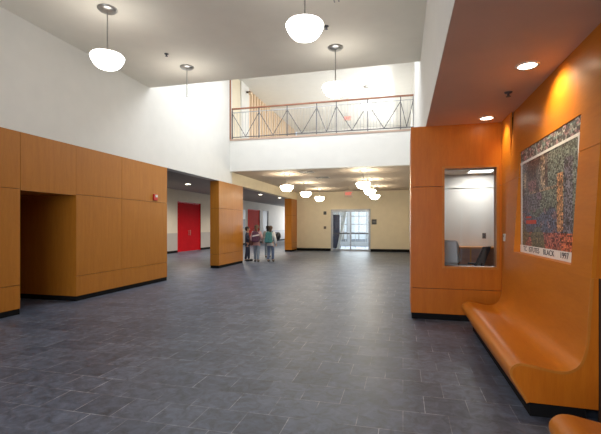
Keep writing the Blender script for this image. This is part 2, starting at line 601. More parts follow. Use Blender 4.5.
# leaning white strut at the left of the vestibule, dark side door behind it
s = thing('slanted_post', 'white slanted post beyond the left half of the glazed doors', 'post', (-4.1, 26.0, .012))
sb = bmesh.new()
hexa(sb, [(-.10, -.07, 0), (.08, -.07, 0), (.08, .07, 0), (-.10, .07, 0), (.42, -.07, 2.62), (.60, -.07, 2.62), (.60, .07, 2.62), (.42, .07, 2.62)])
obj('shaft', sb, 'whiteframe', s)
boxes('foot', [(-.14, .12, -.1, .1, 0, .04)], 'whiteframe', s)
dd = thing('dark_cabinet', 'tall black cabinet beyond the left edge of the glazed doors', 'cabinet', (-4.55, 27.0, .012))
boxes('body', [(-.42, .42, -.2, .2, 0, 2.25)], 'black', dd)
boxes('cabinet_door', [(-.4, .4, -.22, -.201, .05, 2.2)], 'navy', dd)

# ------------------------------------------------------------------ wood wall with the office window
X0, X1 = .125, 1.54
wx0, wx1, wz0, wz1 = .605, 1.435, .825, 2.445
bm = bmesh.new()


def fp(a, b, c, d):
    box(bm, a, b, YW, YW + .03, c, d)


fp(X0, X1, .1, .5 - J)
fp(X0, X1, .5 + J, wz0)
fp(X0, wx0, wz0, 2.13 - J)
fp(X0, wx0, 2.13 + J, wz1)
fp(wx1, X1, wz0, 2.13 - J)
fp(wx1, X1, 2.13 + J, wz1)
fp(X0, X1, wz1, ZS)
box(bm, X0, X0 + .03, YW + .03, 7.9, .1, ZS)
o = obj('wall_office_front', bm, 'woodr'); o['kind'] = 'structure'
struct('wall_office_core', [(X0 + .03, wx0 - .01, YW + .031, YW + .2, 0, ZS), (wx1 + .01, X1 + .7, YW + .031, YW + .2, 0, ZS),
                            (wx0 - .01, wx1 + .01, YW + .031, YW + .2, 0, wz0 - .01), (wx0 - .01, wx1 + .01, YW + .031, YW + .2, wz1 + .01, ZS)], 'gap')
struct('baseboard_office', [(X0 + .012, X1, YW + .012, YW + .03, 0, .1), (X0 + .012, X0 + .03, YW + .03, 7.9, 0, .1)], 'base')
struct('window_5', [(wx0 - .0, wx0 + .035, YW - .008, YW + .2, wz0, wz1), (wx1 - .035, wx1, YW - .008, YW + .2, wz0, wz1),
                    (wx0 + .035, wx1 - .035, YW - .008, YW + .2, wz1 - .035, wz1), (wx0 + .035, wx1 - .035, YW - .008, YW + .2, wz0, wz0 + .035)], 'edge')
struct('window_5_pane', [(wx0 + .035, wx1 - .035, YW + .10, YW + .108, wz0 + .035, wz1 - .035)], 'glass')
# office shell
OY = 12.4
struct('wall_office_back', [(XR + .16, 4.6, OY, OY + .1, 0, 3.0)], 'offwall')
struct('wall_office_right', [(4.5, 4.6, YW + .2, OY, 0, 3.0)], 'offwall')
struct('wall_office_left', [(XR + .16, XR + .2, YW + .2, OY, 0, 3.0)], 'offwall')
struct('wall_office_near', [(X1, 4.6, YW + .2, YW + .21, 0, 3.0)], 'offwall')
struct('office_pale_strip', [(XR + .2, 4.5, OY - .03, OY, 2.60, 2.64)], 'white')  # thin pale strip across the office back wall
struct('ceiling_office', [(XR + .16, 4.6, YW + .2, OY + .1, 3.0, 3.1)], 'hall_ceil')

# ------------------------------------------------------------------ leaning right wall (veneer), mural niche
YN = 3.50                      # near end of wall and bench
YL = 6.19                      # far end of the leaning wall and bench
XP = 1.468                     # flat panel between it and the office wall
NY0, NY1, NZ0, NZ1 = 3.89, 5.72, 1.165, 2.455


def lx(z):
    return 1.392 + .06 * (z - 1.17)


def lean(bm, y0, y1, z0, z1, t=.03):
    a, b = lx(z0), lx(z1)
    hexa(bm, [(a, y0, z0), (a + t, y0, z0), (a + t, y1, z0), (a, y1, z0), (b, y0, z1), (b + t, y0, z1), (b + t, y1, z1), (b, y1, z1)])


ZB = 1.10                      # bench shell runs up to here
bm = bmesh.new()
lean(bm, YN, YL, ZB, NZ0)
lean(bm, YN, NY0, NZ0, 2.13 - J / 2); lean(bm, YN, NY0, 2.13 + J / 2, NZ1)
lean(bm, NY1, YL, NZ0, 2.13 - J / 2); lean(bm, NY1, YL, 2.13 + J / 2, NZ1)
lean(bm, YN, YL, NZ1, ZS)
o = obj('wall_right', bm, 'bench'); o['kind'] = 'structure'
bm = bmesh.new()
box(bm, XP, XP + .02, YL + .004, YW, .1, 2.13 - J / 2); box(bm, XP, XP + .02, YL + .004, YW, 2.13 + J / 2, ZS)
o = obj('wall_right_flat', bm, 'bench'); o['kind'] = 'structure'
struct('baseboard_right', [(XP + .01, XP + .02, YL + .004, YW, 0, .1)], 'base')
# niche lining, back, core, near end closure
XM = lx(NZ1) + .012            # plane of the mural back
bm = bmesh.new()
box(bm, lx(NZ0) + .0301, XM + .02, NY0, NY1, NZ0 - .02, NZ0 - .0005)
hexa(bm, [(lx(NZ0) + .0301, NY1 + .0005, NZ0), (XM + .02, NY1 + .0005, NZ0), (XM + .02, NY1 + .02, NZ0), (lx(NZ0) + .0301, NY1 + .02, NZ0),
          (lx(NZ1) + .02, NY1 + .0005, NZ1), (XM + .02, NY1 + .0005, NZ1), (XM + .02, NY1 + .02, NZ1), (lx(NZ1) + .02, NY1 + .02, NZ1)])
o = obj('trim_5', bm, 'bench'); o['kind'] = 'structure'
struct('wall_right_core', [(1.56, 1.70, YN + .02, YW, 0, ZS), (1.45, 1.56, YN + .02, YN + .04, 0, NZ0 - .02)], 'gap')
bm = bmesh.new()
hexa(bm, [(lx(ZB) + .03, YN + .008, ZB), (2.4, YN + .008, ZB), (2.4, YN + .02, ZB), (lx(ZB) + .03, YN + .02, ZB),
          (lx(ZS) + .03, YN + .008, ZS), (2.4, YN + .008, ZS), (2.4, YN + .02, ZS), (lx(ZS) + .03, YN + .02, ZS)])
o = obj('wall_right_return', bm, 'woodr'); o['kind'] = 'structure'
# nearer wall behind the second bench (mostly outside the frame)
bm = bmesh.new()
lean(bm, -.80, 2.62, ZB, ZS)
o = obj('wall_right_near', bm, 'bench'); o['kind'] = 'structure'
struct('wall_right_side', [(2.4, 2.5, -4.2, YN + .3, 0, ZS)], 'woodr')


# ------------------------------------------------------------------ benches
def bench_profile():
    """outer (sitting) line of the bent plywood shell from the toe up to the wall, as (x, z)"""
    ctrl = [(.945, .10), (.92, .15), (.855, .255), (.826, .31), (.830, .365), (.872, .405), (.93, .412), (1.01, .398), (1.12, .378),
            (1.20, .372), (1.26, .39), (1.31, .435), (1.34, .51), (lx(.62), .62), (lx(.8), .8), (lx(ZB), ZB)]
    pts = []
    P = [ctrl[0]] + ctrl + [ctrl[-1]]
    for i in range(1, len(P) - 2):
        for s_ in range(4):
            t = s_ / 4
            q = []
            for d_ in range(2):
                p0, p1, p2, p3 = P[i - 1][d_], P[i][d_], P[i + 1][d_], P[i + 2][d_]
                q.append(.5 * (2 * p1 + (p2 - p0) * t + (2 * p0 - 5 * p1 + 4 * p2 - p3) * t * t + (3 * p1 - p0 - 3 * p2 + p3) * t ** 3))
            pts.append(tuple(q))
    pts.append(ctrl[-1])
    return pts


def offset(pts, d_):
    out = []
    for i, p in enumerate(pts):
        a = pts[max(0, i - 1)]; b = pts[min(len(pts) - 1, i + 1)]
        tx, tz = b[0] - a[0], b[1] - a[1]
        L = math.hypot(tx, tz) or 1
        out.append((p[0] + tz / L * d_, p[1] - tx / L * d_))
    return out


def make_bench(label, y0, y1):
    t = thing('bench', label, 'bench', (1.1, y0, 0), 0, 'curved plywood benches')
    outer = bench_profile()
    inner = offset(outer, .020)
    ox = 1.1

    def strip(name, A, B, ya, yb, mat, closed_ends=True):
        bm = bmesh.new()
        va = [[bm.verts.new((x - ox, yy - y0, z)) for x, z in A] for yy in (ya, yb)]
        vb = [[bm.verts.new((x - ox, yy - y0, z)) for x, z in B] for yy in (ya, yb)]
        n = len(A)
        for i in range(n - 1):
            bm.faces.new((va[0][i], va[0][i + 1], va[1][i + 1], va[1][i]))
            bm.faces.new((vb[0][i], vb[1][i], vb[1][i + 1], vb[0][i + 1]))
            bm.faces.new((va[0][i], vb[0][i], vb[0][i + 1], va[0][i + 1]))
            bm.faces.new((va[1][i], va[1][i + 1], vb[1][i + 1], vb[1][i]))
        bm.faces.new((va[0][0], va[1][0], vb[1][0], vb[0][0]))
        bm.faces.new((va[0][-1], vb[0][-1], vb[1][-1], va[1][-1]))
        o_ = obj(name, bm, mat, t)
        for p in o_.data.polygons:
            p.use_smooth = True
        o_.data.set_sharp_from_angle(angle=math.radians(40))
        return o_

    mid0 = y0 + .012
    strip('seat_shell', outer, inner, mid0, y1 - .012, 'bench')
    e1 = strip('plywood_edge', outer, inner, y0, mid0, 'edge')
    e1['label'] = 'lighter plywood edge'
    strip('plywood_edge', outer, inner, y1 - .012, y1, 'edge')
    # end panels, set back a little under the shell
    for ya in (y0 + .006, y1 - .024):
        bm = bmesh.new()
        poly = [p for p in inner] + [(1.44, ZB), (1.44, .10)]
        poly = [(max(p[0], .0), p[1]) for p in poly]
        f0 = [bm.verts.new((x - ox, ya - y0, z)) for x, z in poly]
        f1 = [bm.verts.new((x - ox, ya + .018 - y0, z)) for x, z in poly]
        bm.faces.new(f0); bm.faces.new(f1[::-1])
        n = len(poly)
        for i in range(n):
            bm.faces.new((f0[i], f0[(i + 1) % n], f1[(i + 1) % n], f1[i]))
        obj('end_panel', bm, 'woodr', t)
    boxes('toe_kick', [(.972 - ox, 1.36 - ox, .012, y1 - y0 - .012, 0, .10)], 'base', t)
    return t


make_bench('long curved plywood bench under the mural, ending before the office window wall', YN, YL)
make_bench('nearer curved plywood bench cut off by the bottom right corner', -.80, 2.62)

# ------------------------------------------------------------------ mural
mu = thing('mural', 'colourful mosaic mural with white borders in a niche above the bench', 'mural', (XM, (NY0 + NY1) / 2, NZ0))
W, H = NY1 - NY0, NZ1 - NZ0
fz = H * .875      # below: picture, above: frieze
cz = .095          # caption strip height


def mosaic(name, y0, y1, z0, z1, nu, nv, fn, x=-.006):
    """tile mosaic: u runs from the far (left in view) end to the near end"""
    bm = bmesh.new()
    lay = bm.loops.layers.color.new('tile_color')
    dy, dz = (y1 - y0) / nu, (z1 - z0) / nv
    for i in range(nu):
        for j in range(nv):
            a, b = y1 - dy * (i + .04), y1 - dy * (i + .96)
            c, d_ = z0 + dz * (j + .04), z0 + dz * (j + .96)
            vs = [bm.verts.new((x, a, c)), bm.verts.new((x, b, c)), bm.verts.new((x, b, d_)), bm.verts.new((x, a, d_))]
            f = bm.faces.new(vs)
            col = fn((i + .5) / nu, (j + .5) / nv)
            k = random.choice((.15, .35, .55, .8, 1.0, 1.2, 1.5, 1.9))
            col = [max(0, min(1, c_ * k + random.uniform(-.012, .012))) for c_ in col]
            for lp in f.loops:
                lp[lay] = (*[(c_ * 12.92 if c_ < .0031308 else 1.055 * c_ ** (1 / 2.4) - .055) for c_ in col], 1)
    # backing sheet gives it body
    box(bm, x + .001, x + .008, y0, y1, z0, z1)
    for f in bm.faces:
        if len(f.verts) == 4:
            for lp in f.loops:
                if lp[lay][3] == 0 or lp[lay][:3] == (1, 1, 1):
                    lp[lay] = (.30, .28, .29, 1)
    me_name = name
    return obj(me_name, bm, 'mosaic', mu)


def picture(u, v):
    n = noise.noise(Vector((u * 6, v * 6, 1.3)))
    n2 = noise.noise(Vector((u * 13, v * 13, 4.1)))
    base = Vector((.155, .14, .155))
    if v > .60:
        base = Vector((.15, .105, .095)) if n > -.1 else Vector((.22, .20, .19))
        if u > .55:
            base = Vector((.22, .25, .22))
        if .42 < u < .50 and n2 > -.2:
            base = Vector((.42, .33, .24))
        if .03 < u < .13 and .70 < v < .88:
            base = Vector((.48, .36, .24)) if abs(u - .07) < .03 else Vector((.2, .14, .12))
        if .16 < u < .32 and .64 < v < .76:
            base = Vector((.27, .14, .14))
    elif v > .42:
        base = Vector((.17, .15, .17)) if u < .4 else Vector((.20, .22, .18))
        if .35 < u < .55 and n > 0:
            base = Vector((.25, .17, .23))
    elif v > .17:
        base = Vector((.13, .145, .21)) if n > -.15 else Vector((.16, .18, .15))
        if n2 > .3:
            base = Vector((.26, .17, .19))
    else:
        base = Vector((.42, .14, .11)) if n > .05 else Vector((.20, .17, .10))
    if .70 < u < .80 and .18 < v < .74:
        base = Vector((.50, .27, .14))
    if .81 < u < .93 and v < .86:
        base = Vector((.20, .19, .23)) if n2 > -.15 else Vector((.09, .09, .10))
    if u > .76 and v < .16:
        base = Vector((.60, .16, .08))
    if .18 < u < .78 and .60 < v < .64 and n2 > -.2:
        base = Vector((.38, .27, .19))
    mean = Vector((.2, .18, .18))
    base = mean * .95 + (base - mean) * 1.1
    return Vector([max(.01, c_) for c_ in base])


def frieze(u, v):
    n = noise.noise(Vector((u * 30, v * 4, 7)))
    n3 = noise.noise(Vector((u * 14, v * 3, 9)))
    if n > .12:
        return Vector((.07, .075, .085))
    return Vector((.42, .26, .28)) if n3 > .2 else Vector((.38, .40, .38)) if n3 > -.25 else Vector((.22, .34, .33))


hy = W / 2 - .004
mosaic('picture_panel', -hy + .07, hy - .07, cz, fz - .012, 84, 66, picture)
mosaic('top_frieze', -hy, hy, fz + .018, H - .004, 84, 7, frieze)
boxes('border_strip', [(-.010, -.002, -hy, hy, fz - .012, fz + .016)], 'muralwhite', mu)
boxes('border_strip', [(-.010, -.002, hy - .068, hy - .045, cz, fz - .012)], 'muralwhite', mu)
boxes('border_strip', [(-.010, -.002, -hy + .045, -hy + .068, cz, fz - .012)], 'muralwhite', mu)
boxes('caption_strip', [(-.010, -.002, -hy, hy, .002, cz)], 'muralwhite', mu)
boxes('side_margin', [(-.006, .002, hy - .043, hy, cz, fz - .014)], 'dado', mu)
boxes('side_margin', [(-.006, .002, -hy, -hy + .043, cz, fz - .014)], 'dado', mu)
boxes('red_patch', [(-.009, -.0062, hy - .62, hy - .24, .36, .405), (-.009, -.0062, hy - .44, hy - .24, .43, .45)], 'muralred', mu)
boxes('backing_board', [(.003, .012, -W / 2 + .002, W / 2 - .002, .001, H - .001)], 'gap', mu)


def text(name, body, size, loc, rot, mat, parent, align='CENTER', extrude=.001, sx=1.0):
    c = bpy.data.curves.new(name, 'FONT')
    c.body = body
    c.size = size
    c.align_x = align
    c.align_y = 'CENTER'
    c.extrude = extrude
    c.materials.append(M[mat])
    tmp = bpy.data.objects.new(name + '_curve', c)
    COL.objects.link(tmp)
    dg = bpy.context.evaluated_depsgraph_get()
    me = bpy.data.meshes.new_from_object(tmp.evaluated_get(dg))
    bpy.data.objects.remove(tmp)
    o_ = bpy.data.objects.new(name, me)
    COL.objects.link(o_)
    o_.location = loc
    o_.rotation_euler = rot
    o_.scale = (sx, 1, 1)
    if parent:
        o_.parent = parent
    return o_


for word, yy in (('TC', .70), ('ISTUTES', .36), ('BLACK', -.12), ('1997', -.54)):
    text('caption_lettering', word, .082, (-.0115, yy, cz * .55), (PI / 2, 0, -PI / 2), 'ink', mu, sx=1.3)

# ------------------------------------------------------------------ balcony railing
rl = thing('balcony_railing', 'steel and wood railing with zigzag bars along the white balcony', 'railing', (XL, YB + .10, 4.755))
RH = 1.13
rw = XR - XL
bm = bmesh.new()
box(bm, .04, rw - .01, -.045, .045, RH, RH + .05)
obj('handrail', bm, 'rail', rl, bevel=.012)
boxes('bottom_rail', [(.04, rw - .01, -.015, .015, .07, .10)], 'dsteel', rl)
boxes('top_rail', [(.04, rw - .01, -.012, .012, RH - .13, RH - .105)], 'wire', rl)
posts = [.055, 1.12, 2.21, 3.31, 4.02, 5.12, 6.22, rw - .03]
for x in posts:
    boxes('post', [(x - .014, x + .014, -.02, .02, 0, RH)], 'dsteel', rl)
for k, (a, b) in enumerate(zip(posts, posts[1:])):
    m_ = (a + b) / 2
    for p in ((a, m_), (b, m_)):
        bm = bmesh.new()
        tube(bm, (p[0], .012, RH - .15), (p[1], .012, .10), .013, n=8)
        obj('zigzag_bar', bm, 'dsteel', rl)
n = 58
for k in range(n):
    x = .08 + (rw - .13) * (k + .5) / n
    bm = bmesh.new()
    tube(bm, (x, -.004, .10), (x, -.004, RH - .13), .0065, n=6)
    obj('baluster', bm, 'wire', rl)


# ------------------------------------------------------------------ pendant lamps
def make_pendant(drop, label, group, name='pendant_lamp', lit='lampglass'):
    t = thing(name, label, 'lamp', (0, 0, 0), 0, group)
    bm = bmesh.new()
    lathe(bm, [(0, 0), (.155, 0), (.155, -.012), (.135, -.032), (.06, -.045), (.03, -.05), (0, -.05)])
    obj('canopy', bm, 'steel', t, smooth=True)
    bm = bmesh.new()
    tube(bm, (0, 0, -.05), (0, 0, -drop + .05), .011)
    obj('stem', bm, 'steel', t)
    bm = bmesh.new()
    lathe(bm, [(0, .06), (.03, .06), (.05, .035), (.055, 0), (0, 0)])
    obj('shade_holder', bm, 'steel', t, (0, 0, -drop), smooth=True)
    bm = bmesh.new()
    lathe(bm, [(0, 0), (.10, -.004), (.20, -.010), (.245, -.022), (.262, -.048), (.258, -.074), (.235, -.125), (.20, -.178), (.165, -.212), (.12, -.232), (.06, -.239), (0, -.24)], 36)
    obj('shade', bm, lit, t, (0, 0, -drop), smooth=True)
    return t


DROP = ZC - 4.31
proto = None
lobby = [(-4.68, 5.55, 'white bowl pendant lamp hanging nearest the left white wall'),
         (-4.67, 8.02, 'white bowl pendant lamp beside the bright end of the left wall'),
         (-1.31, 5.35, 'large white bowl pendant lamp at the top edge, its canopy cut off'),
         (-1.30, 7.87, 'white bowl pendant lamp hanging in front of the balcony railing')]
for x, y_, lab in lobby:
    if proto is None:
        proto = make_pendant(DROP, lab, 'lobby pendant lamps')
        o = proto
    else:
        o = copy_tree(proto)
        o['label'] = lab
    o.location = (x, y_, ZC)
hall = [(-4.45, 15.2, 'nearest pendant lamp of the left row in the far hall'),
        (-4.45, 18.4, 'middle pendant lamp of the left row in the far hall'),
        (-4.45, 21.6, 'farthest pendant lamp of the left row in the far hall'),
        (-1.41, 14.8, 'nearest pendant lamp of the right row, beside the exit sign'),
        (-1.41, 17.8, 'middle pendant lamp of the right row in the far hall'),
        (-1.41, 20.9, 'farthest pendant lamp of the right row in the far hall')]
ph = None
for x, y_, lab in hall:
    if ph is None:
        ph = make_pendant(.44, lab, 'far hall pendant lamps', lit='hallglass')
        o = ph
    else:
        o = copy_tree(ph)
        o['label'] = lab
    o.location = (x, y_, ZH)
o = copy_tree(ph)
o['label'] = 'pendant lamp of the upper hall seen behind the balcony railing'
o['group'] = 'upper hall pendant lamps'
for c in o.children:
    if c.name.startswith('shade.'):
        c.data = c.data.copy(); c.data.materials.clear(); c.data.materials.append(M['lampglass'])
o.location = (-1.45, 16.8, ZU - .3)
c2 = [c for c in o.children if c.name.startswith('canopy')][0]
c2.location = (0, 0, .3)
s2 = [c for c in o.children if c.name.startswith('stem')][0]
s2.scale = (1, 1, 1.0)
s2.location = (0, 0, .26)
bm = bmesh.new(); tube(bm, (0, 0, -.40), (0, 0, .27), .011)
s2.data = s2.data.copy(); bm.to_mesh(s2.data); bm.free(); s2.location = (0, 0, 0)
s2.data.materials.clear(); s2.data.materials.append(M['steel'])


# ------------------------------------------------------------------ recessed downlights
def make_downlight(label, group, r=.085):
    t = thing('recessed_light', label, 'ceiling light', (0, 0, 0), 0, group)
    bm = bmesh.new()
    lathe(bm, [(r, -.001), (r + .028, -.001), (r + .026, -.007), (r, -.010), (r, -.001)], 28)
    obj('trim_ring', bm, 'offwhite', t, smooth=True)
    bm = bmesh.new()
    lathe(bm, [(0, -.002), (r, -.002), (r, -.005), (0, -.005)], 28)
    obj('lens', bm, 'lens', t)
    return t


def spot(parent, power, angle, col=(1, .82, .52), tilt=(0, 0, 0), z=-.03):
    l = bpy.data.lights.new('downlight_beam', 'SPOT')
    l.energy = power
    l.spot_size = math.radians(angle)
    l.spot_blend = .8
    l.shadow_soft_size = .05
    l.color = col
    o_ = bpy.data.objects.new('downlight_beam', l)
    COL.objects.link(o_)
    o_.parent = parent
    o_.location = (0, 0, z)
    o_.rotation_euler = tilt
    return o_


dl = make_downlight('recessed downlight in the taupe soffit, the nearer one above the mural', 'soffit downlights')
dl.location = (1.20, 4.42, ZS)
spot(dl, 60, 120, tilt=(0, -.45, 0))
d2 = make_downlight('recessed downlight in the taupe soffit, near the office window wall', 'soffit downlights')
d2.location = (1.20, 6.42, ZS)
spot(d2, 34, 84, tilt=(0, -.55, 0))
# same fittings further back over the near bench, outside the frame, still light the room
hl = [(-10.2, 17.6, 'recessed light seen through the opening left of the wooden pier'),
      (-8.9, 20.9, 'nearest recessed light over the walking children'),
      (-9.0, 24.6, 'second recessed light over the walking children'),
      (-8.7, 27.8, 'farthest recessed light in the side hallway')]
p = None
for x, y_, lab in hl:
    if p is None:
        p = make_downlight(lab, 'side hallway downlights', .13)
        o = p
    else:
        o = copy_tree(p); o['label'] = lab
    o.location = (x, y_, ZH)
for x, y_, lab in hl:
    l = bpy.data.lights.new('hallway_beam', 'SPOT'); l.energy = 420; l.spot_size = math.radians(160); l.spot_blend = .8
    l.shadow_soft_size = .1; l.color = (1, .9, .76)
    lo = bpy.data.objects.new('hallway_beam', l); COL.objects.link(lo); lo.location = (x, y_, ZH - .05)

# ------------------------------------------------------------------ small fittings
# fire alarm on the left panelling
fa = thing('fire_alarm', 'small red fire alarm strobe on the left wood panelling', 'fire alarm', (XL, 9.20, 2.25))
fa.scale = (1.25, 1.25, 1.25)
boxes('back_box', [(0, .035, -.06, .06, -.065, .065)], 'alarm', fa, bevel=.006)
boxes('strobe_lens', [(.035, .055, -.035, .035, .0, .05)], 'offwhite', fa, bevel=.006)
boxes('horn_grille', [(.035, .040, -.04, .04, -.05, -.015)], 'alarm', fa)


def exit_sign(label, loc, drop, w=.34, h=.24):
    t = thing('exit_sign', label, 'exit sign', loc)
    boxes('housing', [(-w / 2, w / 2, -.02, .02, -drop - h, -drop)], 'exitface', t, bevel=.006)
    boxes('hanger', [(-.06, .06, -.02, .02, -drop, 0)] if drop < .06 else [(-.01, .01, -.008, .008, -drop, 0), (-.06, .06, -.03, .03, -.01, 0)], 'exitface', t)
    text('exit_lettering', 'EXIT', .20, (0, -.022, -drop - h / 2), (PI / 2, 0, 0), 'exitred', t, extrude=.002, sx=.78)
    return t


exit_sign('red EXIT sign hanging above the glazed doors of the far hall', (-2.72, 20.6, ZH), .22, .42, .34)
exit_sign('red EXIT sign of the upper hall behind the balcony railing', (-2.45, 18.2, ZU), .78, .34, .24)

# sprinklers and slots
for x, y_, z, lab in ((-4.72, 7.3, ZC, 'small sprinkler head in the lobby ceiling near the left wall'),
                      (-1.32, 7.0, ZC, 'small sprinkler head in the lobby ceiling beside the middle pendant'),
                      (1.22, 5.25, ZS, 'small sprinkler head in the taupe soffit')):
    t = thing('sprinkler_head', lab, 'sprinkler', (x, y_, z))
    bm = bmesh.new(); lathe(bm, [(0, 0), (.045, 0), (.04, -.012), (.014, -.016), (.014, -.04), (0, -.04)], 16)
    obj('escutcheon', bm, 'dsteel', t, smooth=True)
    bm = bmesh.new(); lathe(bm, [(0, -.05), (.028, -.05), (.028, -.054), (0, -.054)], 14)
    tube(bm, (.012, 0, -.04), (.012, 0, -.05), .003, n=6); tube(bm, (-.012, 0, -.04), (-.012, 0, -.05), .003, n=6)
    obj('deflector', bm, 'dsteel', t)
sl = boxes('access_slot', [(-.01, .01, -.28, .28, -.008, 0), (.06, .08, -.28, .28, -.008, 0)], 'dado', loc=(-1.05, 6.0, ZC))
tag(sl, 'pair of thin grey slots in the lobby ceiling near the top edge', 'vent')
for x, y_, lab in ((-3.55, 14.75, 'dark ceiling vent nearest the balcony front'), (-3.3, 16.6, 'dark ceiling vent deeper in the far hall')):
    t = thing('ceiling_vent', lab, 'vent', (x, y_, ZH))
    boxes('vent_frame', [(-.3, .3, -.3, -.27, -.012, 0), (-.3, .3, .27, .3, -.012, 0), (-.3, -.27, -.27, .27, -.012, 0), (.27, .3, -.27, .27, -.012, 0)], 'dado', t)
    boxes('louvres', [(-.27, .27, -.27 + .06 * k, -.235 + .06 * k, -.010, -.002) for k in range(9)], 'dsteel', t)
    boxes('duct', [(-.27, .27, -.27, .27, -.0015, -.0005)], 'black', t)

# plates on the far wall and on the right wall
for x, z, s_, mt, lab in ((-4.55, 2.28, .09, 'black', 'small black plate high on the cream wall left of the glazed doors'),
                          (-4.55, 1.40, .075, 'brownp', 'brown switch plate low on the cream wall left of the glazed doors')):
    t = thing('wall_plate', lab, 'wall plate', (x, YF, z))
    boxes('plate', [(-s_, s_, -.014, 0, -s_ * 1.1, s_ * 1.1)], mt, t, bevel=.004)
    boxes('button', [(-s_ * .3, s_ * .3, -.024, -.014, -s_ * .3, s_ * .3)], 'dsteel', t)
t = thing('room_sign', 'small square black room sign right of the glazed doors', 'sign', (-1.63, YF, 1.74))
boxes('plate', [(-.14, .14, -.014, 0, -.15, .15)], 'black', t, bevel=.004)
boxes('raised_stripe', [(-.10, .10, -.017, -.014, .03, .05), (-.10, .10, -.017, -.014, -.06, -.045)], 'dado', t)
t = thing('thermostat', 'cream thermostat box on the right veneer wall beside the niche', 'thermostat', (XP, 6.48, 1.33))
boxes('housing', [(-.025, 0.004, -.05, .05, -.055, .055)], 'offwhite', t, bevel=.006)
boxes('display', [(-.027, -.025, -.03, .03, .005, .035)], 'dado', t)
t = thing('notice_board', 'pale notice board with dark lower half on the hallway wall', 'notice board', (XH + .015, 29.3, 1.3))
boxes('sheet', [(0, .03, -.7, .7, .75, 1.5)], 'whiteframe', t)
boxes('panel', [(0, .03, -.7, .7, 0, .74)], 'grey', t)

# lamp fixture on the upper white pier
t = thing('wall_bracket_light', 'small wall light at the top of the white upper pier', 'lamp', (XL + .05, 15.45, 6.95))
boxes('bracket', [(0, .16, -.05, .05, .04, .10)], 'brownp', t, bevel=.008)
boxes('lamp_head', [(.10, .22, -.06, .06, -.04, .04)], 'slat', t, bevel=.01)

# ------------------------------------------------------------------ office furniture
t = thing('back_counter', 'wood fronted counter along the back wall of the office', 'counter', (2.3, 12.1, 0))
boxes('worktop', [(-1.7, 2.15, -.32, .28, .88, .92)], 'edge', t)
boxes('front_panel', [(-1.7, 2.15, -.29, -.27, 0, .88)], 'rail', t)
for x in (-.52, .24):
    boxes('support', [(x, x + .04, -.30, .27, 0, .88)], 'edge', t)
t = thing('desk', 'grey topped desk just inside the office window', 'desk', (1.26, 7.45, 0))
boxes('desk_top', [(-.69, .75, -.35, .35, .72, .76)], 'dsteel', t)
for x in (-.68, .71):
    boxes('leg', [(x, x + .04, -.33, .33, 0, .72)], 'dsteel', t)
t = thing('monitor', 'white computer monitor at the left of the office window', 'monitor', (.80, 7.5, .76))
bm = bmesh.new()
hexa(bm, [(-.23, -.16, .10), (.12, -.22, .10), (.20, .18, .10), (-.12, .2, .10), (-.23, -.16, .50), (.09, -.22, .50), (.17, .18, .44), (-.12, .2, .44)])
obj('casing', bm, 'whiteframe', t, bevel=.03)
boxes('stand', [(-.12, .12, -.12, .12, 0, .10)], 'offwhite', t, bevel=.02)
t = thing('keyboard', 'black and white keyboard on the office desk', 'keyboard', (1.22, 7.35, .76), .35)
boxes('base', [(-.22, .22, -.08, .08, 0, .025)], 'offwhite', t, bevel=.005)
boxes('keys', [(-.21 + .03 * k, -.185 + .03 * k, -.07 + .03 * j, -.045 + .03 * j, .025, .034) for k in range(14) for j in range(5)], 'black', t)


def office_chair(loc, rz):
    t = thing('office_chair', 'black office chair with tilted backrest behind the office window', 'chair', loc, rz)
    boxes('seat', [(-.24, .24, -.23, .25, .43, .51)], 'black', t, bevel=.03)
    bm = bmesh.new()
    hexa(bm, [(-.2, -.26, .55), (.2, -.26, .55), (.2, -.20, .55), (-.2, -.20, .55), (-.17, -.46, 1.06), (.17, -.46, 1.06), (.17, -.41, 1.06), (-.17, -.41, 1.06)])
    obj('backrest', bm, 'black', t, bevel=.02)
    bm = bmesh.new(); tube(bm, (0, -.10, .44), (0, -.27, .50), .02); tube(bm, (0, -.27, .50), (0, -.33, .70), .02)
    obj('back_support', bm, 'black', t)
    bm = bmesh.new(); tube(bm, (0, 0, .1), (0, 0, .43), .028)
    obj('column', bm, 'dsteel', t)
    for k in range(5):
        a = 2 * PI * k / 5 + .3
        bm = bmesh.new(); tube(bm, (0, 0, .11), (.27 * math.cos(a), .27 * math.sin(a), .075), .022, .015)
        lg = obj('leg', bm, 'black', t)
        bm = bmesh.new(); tube(bm, (.27 * math.cos(a) - .015, .27 * math.sin(a), .03), (.27 * math.cos(a) + .015, .27 * math.sin(a), .03), .03)
        obj('caster', bm, 'black', lg)
    for s_ in (-1, 1):
        bm = bmesh.new(); tube(bm, (s_ * .22, 0, .47), (s_ * .29, -.02, .62), .016); tube(bm, (s_ * .29, -.14, .64), (s_ * .29, .14, .64), .022)
        obj('armrest', bm, 'black', t)
    return t


office_chair((1.40, 9.6, 0), .95)
t = thing('wall_outlet', 'brown outlet plate on the back wall of the office', 'outlet', (2.25, OY, 1.22))
boxes('plate', [(-.05, .05, -.012, 0, -.08, .08)], 'brownp', t, bevel=.004)
boxes('socket', [(-.025, .025, -.016, -.012, .01, .05), (-.025, .025, -.016, -.012, -.05, -.01)], 'black', t)
t = thing('ceiling_panel_light', 'bright ceiling panel light inside the office', 'ceiling light', (2.05, 11.75, 3.0))
boxes('light_frame', [(-.33, .33, -.33, -.30, -.02, 0), (-.33, .33, .30, .33, -.02, 0), (-.33, -.30, -.3, .3, -.02, 0), (.30, .33, -.3, .3, -.02, 0)], 'offwhite', t)
boxes('diffuser', [(-.3, .3, -.3, .3, -.014, -.004)], 'tube', t)
area('office_lamp', (2.05, 11.75, 2.96), (0, 0, 0), .6, .6, 32, (1, .96, .9))


